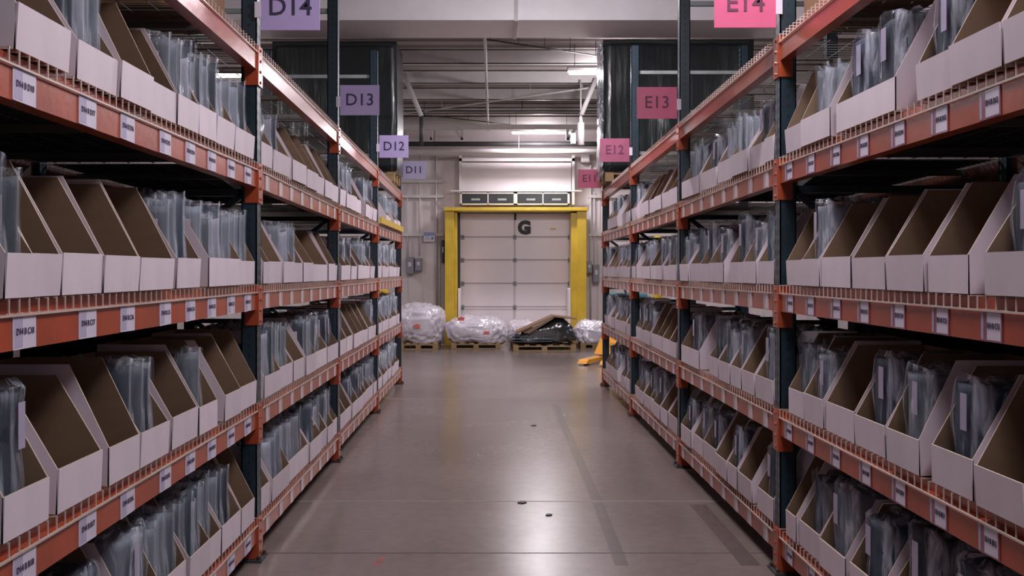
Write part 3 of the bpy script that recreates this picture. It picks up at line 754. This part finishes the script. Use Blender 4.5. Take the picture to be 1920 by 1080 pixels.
mb=MB(); mb.box(-.115,.115,-.01,.01,0,.2); mb.build('sign_plate',M['paper'],t)
mb=MB(); mb.box(-.105,.105,-.013,-.01,.125,.19); mb.build('sign_heading',M['blue_sign'],t)
lettering('sign_text','NOTICE',.05,M['paper'],t,(0,-.0145,.157),(math.pi/2,0,0))
mb=MB()
for r_,(a,b) in enumerate(((-.09,.02),(-.09,.0),(-.09,.03))): mb.box(a,b,-.012,-.01,.10-r_*.03,.108-r_*.03)
mb.tube((.065,-.0125,.07),(.065,-.01,.07),.03,16); mb.build('sign_print',M['blue_sign'],t)
# distant bollards
for px,top,Y,l in ((719,541,17.5,'yellow bollard by wall seen through left rack'),(1233,442,18.4,'yellow guard post by wall seen through right rack')):
    t=empty('bollard',(px2x(px,Y),Y,0),l,'bollard'); mb=MB(); zt2=py2z(top,Y); mb.tube((0,0,0),(0,0,zt2-.05),.10,18); mb.tube((0,0,zt2-.05),(0,0,zt2),.10,18,r2=.04); mb.build('bollard_post',M['yellow'],t,smooth=False)
    mb=MB(); mb.box(-.15,.15,-.15,.15,0,.012); mb.build('bollard_base',M['dark_steel'],t)
# teal bin behind right rack
t=empty('waste_bin',(2.30,15.9,0),'teal bin standing behind the right rack, near the pallet jack','bin')
mb=MB(); mb.prism([(-.25,0),(.25,0),(.32,1.0),(-.32,1.0)],'y',-.28,.28); mb.build('bin_body',M['teal'],t,bevel=.02)
mb=MB(); mb.prism([(-.34,1.0),(.34,1.0),(.30,1.10),(-.30,1.10)],'y',-.31,.31); mb.build('bin_lid',M['teal'],t,bevel=.02)

# ---------------------------------------------------------------- loads on the floor
def heap(parent,name,w,d,h,seed,mt,amp=.10,z0=.12,x=0,y=0,fine=.03):
    bm=bmesh.new(); bmesh.ops.create_icosphere(bm,subdivisions=5,radius=1)
    for v in bm.verts:
        n=v.co.normalized(); ex=.62
        q=Vector((math.copysign(abs(n.x)**ex,n.x)*w/2,math.copysign(abs(n.y)**ex,n.y)*d/2,(math.copysign(abs(n.z)**.7,n.z)*.5+.5)*h))
        a=noise.noise(Vector((q.x*2.6+seed,q.y*2.6,q.z*2.6)))*amp + abs(noise.noise(Vector((q.x*8+seed,q.y*8,q.z*8+3))))*-fine*1.6 + noise.noise(Vector((q.x*20+seed,q.y*20,q.z*20)))*fine*.5
        q=q+n*a; q.z=max(0,q.z); v.co=q+Vector((x,y,z0))
    me=bpy.data.meshes.new(name); bm.to_mesh(me); bm.free(); me.materials.append(mt)
    me.polygons.foreach_set('use_smooth',[True]*len(me.polygons)); return link(name,me,parent)
def load(name,px0,px1,pytop,Y,label,seed,mt,d=1.0,amp=.10,cat='bagged load'):
    x0,x1=px2x(px0,Y),px2x(px1,Y); w=x1-x0; t=empty(name,((x0+x1)/2,Y,0),label,cat)
    pallet(t,w*.80,d,loc=(-w*.40,.03,0)); hh=py2z(pytop,Y)-.12
    heap(t,'plastic_heap',w,d*1.08,hh+.06,seed,mt,amp,z0=.06,y=d/2,fine=.045)
    return t,w,hh
t,w_,h_=load('bagged_load',738,830,572,17.2,'tall lumpy heap of clear white plastic bags beside left rack end',2.3,M['bagwhite'])
mb=MB(); mb.prism([(-.06,0),(.05,-.01),(.07,.05),(.0,.07),(-.07,.04)],'y',-.062,-.05); mb.build('red_print',M['bagred'],t,loc=(-.02,.0,.42))
t,w_,h_=load('bagged_load',834,951,596,17.3,'low white plastic bagged heap in front of left door half',7.7,M['bagwhite'])
mb=MB(); mb.prism([(-.06,0),(.05,-.01),(.07,.05),(.0,.07),(-.07,.04)],'y',-.07,-.055); mb.build('red_print',M['bagred'],t,loc=(-.28,.03,.55)); mb=MB(); mb.prism([(-.07,0),(.06,.01),(.04,.05),(-.05,.04)],'y',-.08,-.065); mb.build('red_print',M['bagred'],t,loc=(.2,.0,.30))
t,w_,h_=load('bagged_load',953,1010,604,17.7,'small white bagged heap behind the cardboard covered load',4.1,M['bagwhite'])
t,w_,h_=load('bagged_load',1082,1150,604,17.3,'white plastic bagged heap beside right rack and pallet jack',5.9,M['bagwhite'])
# dark load with the slanted cardboard sheet
Y=16.9; x0,x1=px2x(957,Y),px2x(1085,Y); w_=x1-x0
t=empty('wrapped_load',((x0+x1)/2,Y,0),'black plastic wrapped low load under slanted cardboard sheet before the door','wrapped load')
pallet(t,w_*.92,.8,loc=(-w_*.46,-.03,0))
bm=bmesh.new(); bmesh.ops.create_icosphere(bm,subdivisions=5,radius=1)
for v in bm.verts:
    n=v.co.normalized(); x=math.copysign(abs(n.x)**.5,n.x)*w_*.485; y=math.copysign(abs(n.y)**.5,n.y)*.40; u=(x/w_+.5)
    hh=.14+.34*min(1,max(0,(u-.05)/.62))-(max(0,u-.78)*.9)
    z=(math.copysign(abs(n.z)**.6,n.z)*.5+.5)*hh
    q=Vector((x,y,z)); q+=n*(noise.noise(Vector((x*4,y*4,z*10)))*.04+noise.noise(Vector((x*14,y*14,z*22)))*.02); q.z=max(0,q.z)
    v.co=q+Vector((0,.40,.12))
me=bpy.data.meshes.new('plastic_heap'); bm.to_mesh(me); bm.free(); me.materials.append(M['bagblack']); me.polygons.foreach_set('use_smooth',[True]*len(me.polygons)); link('plastic_heap',me,t)
for k in range(3):
    mb=MB(); mb.prism([(-w_*.47,.17+k*.05),(w_*.1,.18+k*.05),(w_*.1,.19+k*.05),(-w_*.47,.18+k*.05)],'y',-.02+k*.01,.6); mb.build('flat_sheet',M['cloth_grey'],t)
t2=empty('cardboard_sheet',(t.location.x,Y-.06,0),'slanted brown cardboard sheet lying on the black plastic wrapped load','cardboard')
A=[(-.52,.30),(-.40,.34),(.16,.60),(.58,.56),(.57,.58),(.16,.625),(-.41,.37),(-.53,.32)]
mb=MB(); mb.prism([(a*w_/1.25,z+.03) for a,z in A],'y',.0,.62); mb.build('sheet_body',M['carton'],t2)
A=[(-.40,.33),(.14,.60),(.16,.585),(-.28,.31)]
mb=MB(); mb.prism([(a*w_/1.25,z+.02) for a,z in A],'y',-.012,-.004); mb.build('folded_flap',M['kraft'],t2)
# ---------------------------------------------------------------- pallet jack
j=empty('pallet_jack',(2.06,15.1,0),'yellow pallet jack with black loop handle behind right rack end','pallet jack',rz=math.radians(-32))
# forks point along -x-y : local -y is forward
for s_ in (-1,1):
    mb=MB(); mb.prism([(-1.0,.03),(-.92,.09),(0,.12),(0,.05),(-.9,.02)],'x',s_*.19-.08,s_*.19+.08); mb.build('fork',M['jack_yellow'],j,bevel=.006)
    mb=MB(); mb.tube((s_*.19-.04,-.82,.035),(s_*.19+.04,-.82,.035),.034,14); mb.build('load_wheel',M['black'],j)
mb=MB(); mb.prism([(-.40,.13),(-.05,.48),(.10,.48),(.14,.13)],'x',-.27,.27); mb.build('chassis',M['jack_yellow'],j,bevel=.015)
mb=MB(); mb.tube((0,.15,.2),(0,.15,.55),.055,16); mb.build('pump',M['black'],j)
for s_ in (-1,1):
    mb=MB(); mb.tube((s_*.07-.025,.15,.09),(s_*.07+.025,.15,.09),.09,20); mb.build('steer_wheel',M['black'],j)
mb=MB(); mb.tube((0,.17,.5),(-.22,.30,.94),.018,10)
lp=[(x-.22,y,z-.06) for x,y,z in [(0,.30,1.0),(-.14,.33,1.08),(-.19,.35,1.18),(-.14,.37,1.25),(.14,.37,1.25),(.19,.35,1.18),(.14,.33,1.08),(0,.30,1.0)]]
mb.path(lp,.016,10); mb.build('handle',M['black'],j,smooth=True)

# ---------------------------------------------------------------- world + camera
w=bpy.data.worlds.new('ambient'); SC.world=w; w.use_nodes=True
bg=w.node_tree.nodes['Background']; bg.inputs['Color'].default_value=(.5,.55,.6,1); bg.inputs['Strength'].default_value=.1
cam=bpy.data.cameras.new('camera'); co=bpy.data.objects.new('camera',cam); COL.objects.link(co)
co.location=(0,0,CH); co.rotation_euler=(math.pi/2,0,0)
cam.sensor_width=36; cam.lens=36*F/1920; cam.shift_x=(960-VX)/1920; cam.shift_y=-(540-VY)/1920
cam.clip_start=.05; cam.clip_end=100
SC.camera=co
SC.cycles.transparent_max_bounces=24
SC.view_settings.view_transform='Standard'; SC.view_settings.look='None'; SC.view_settings.exposure=0; SC.view_settings.gamma=1
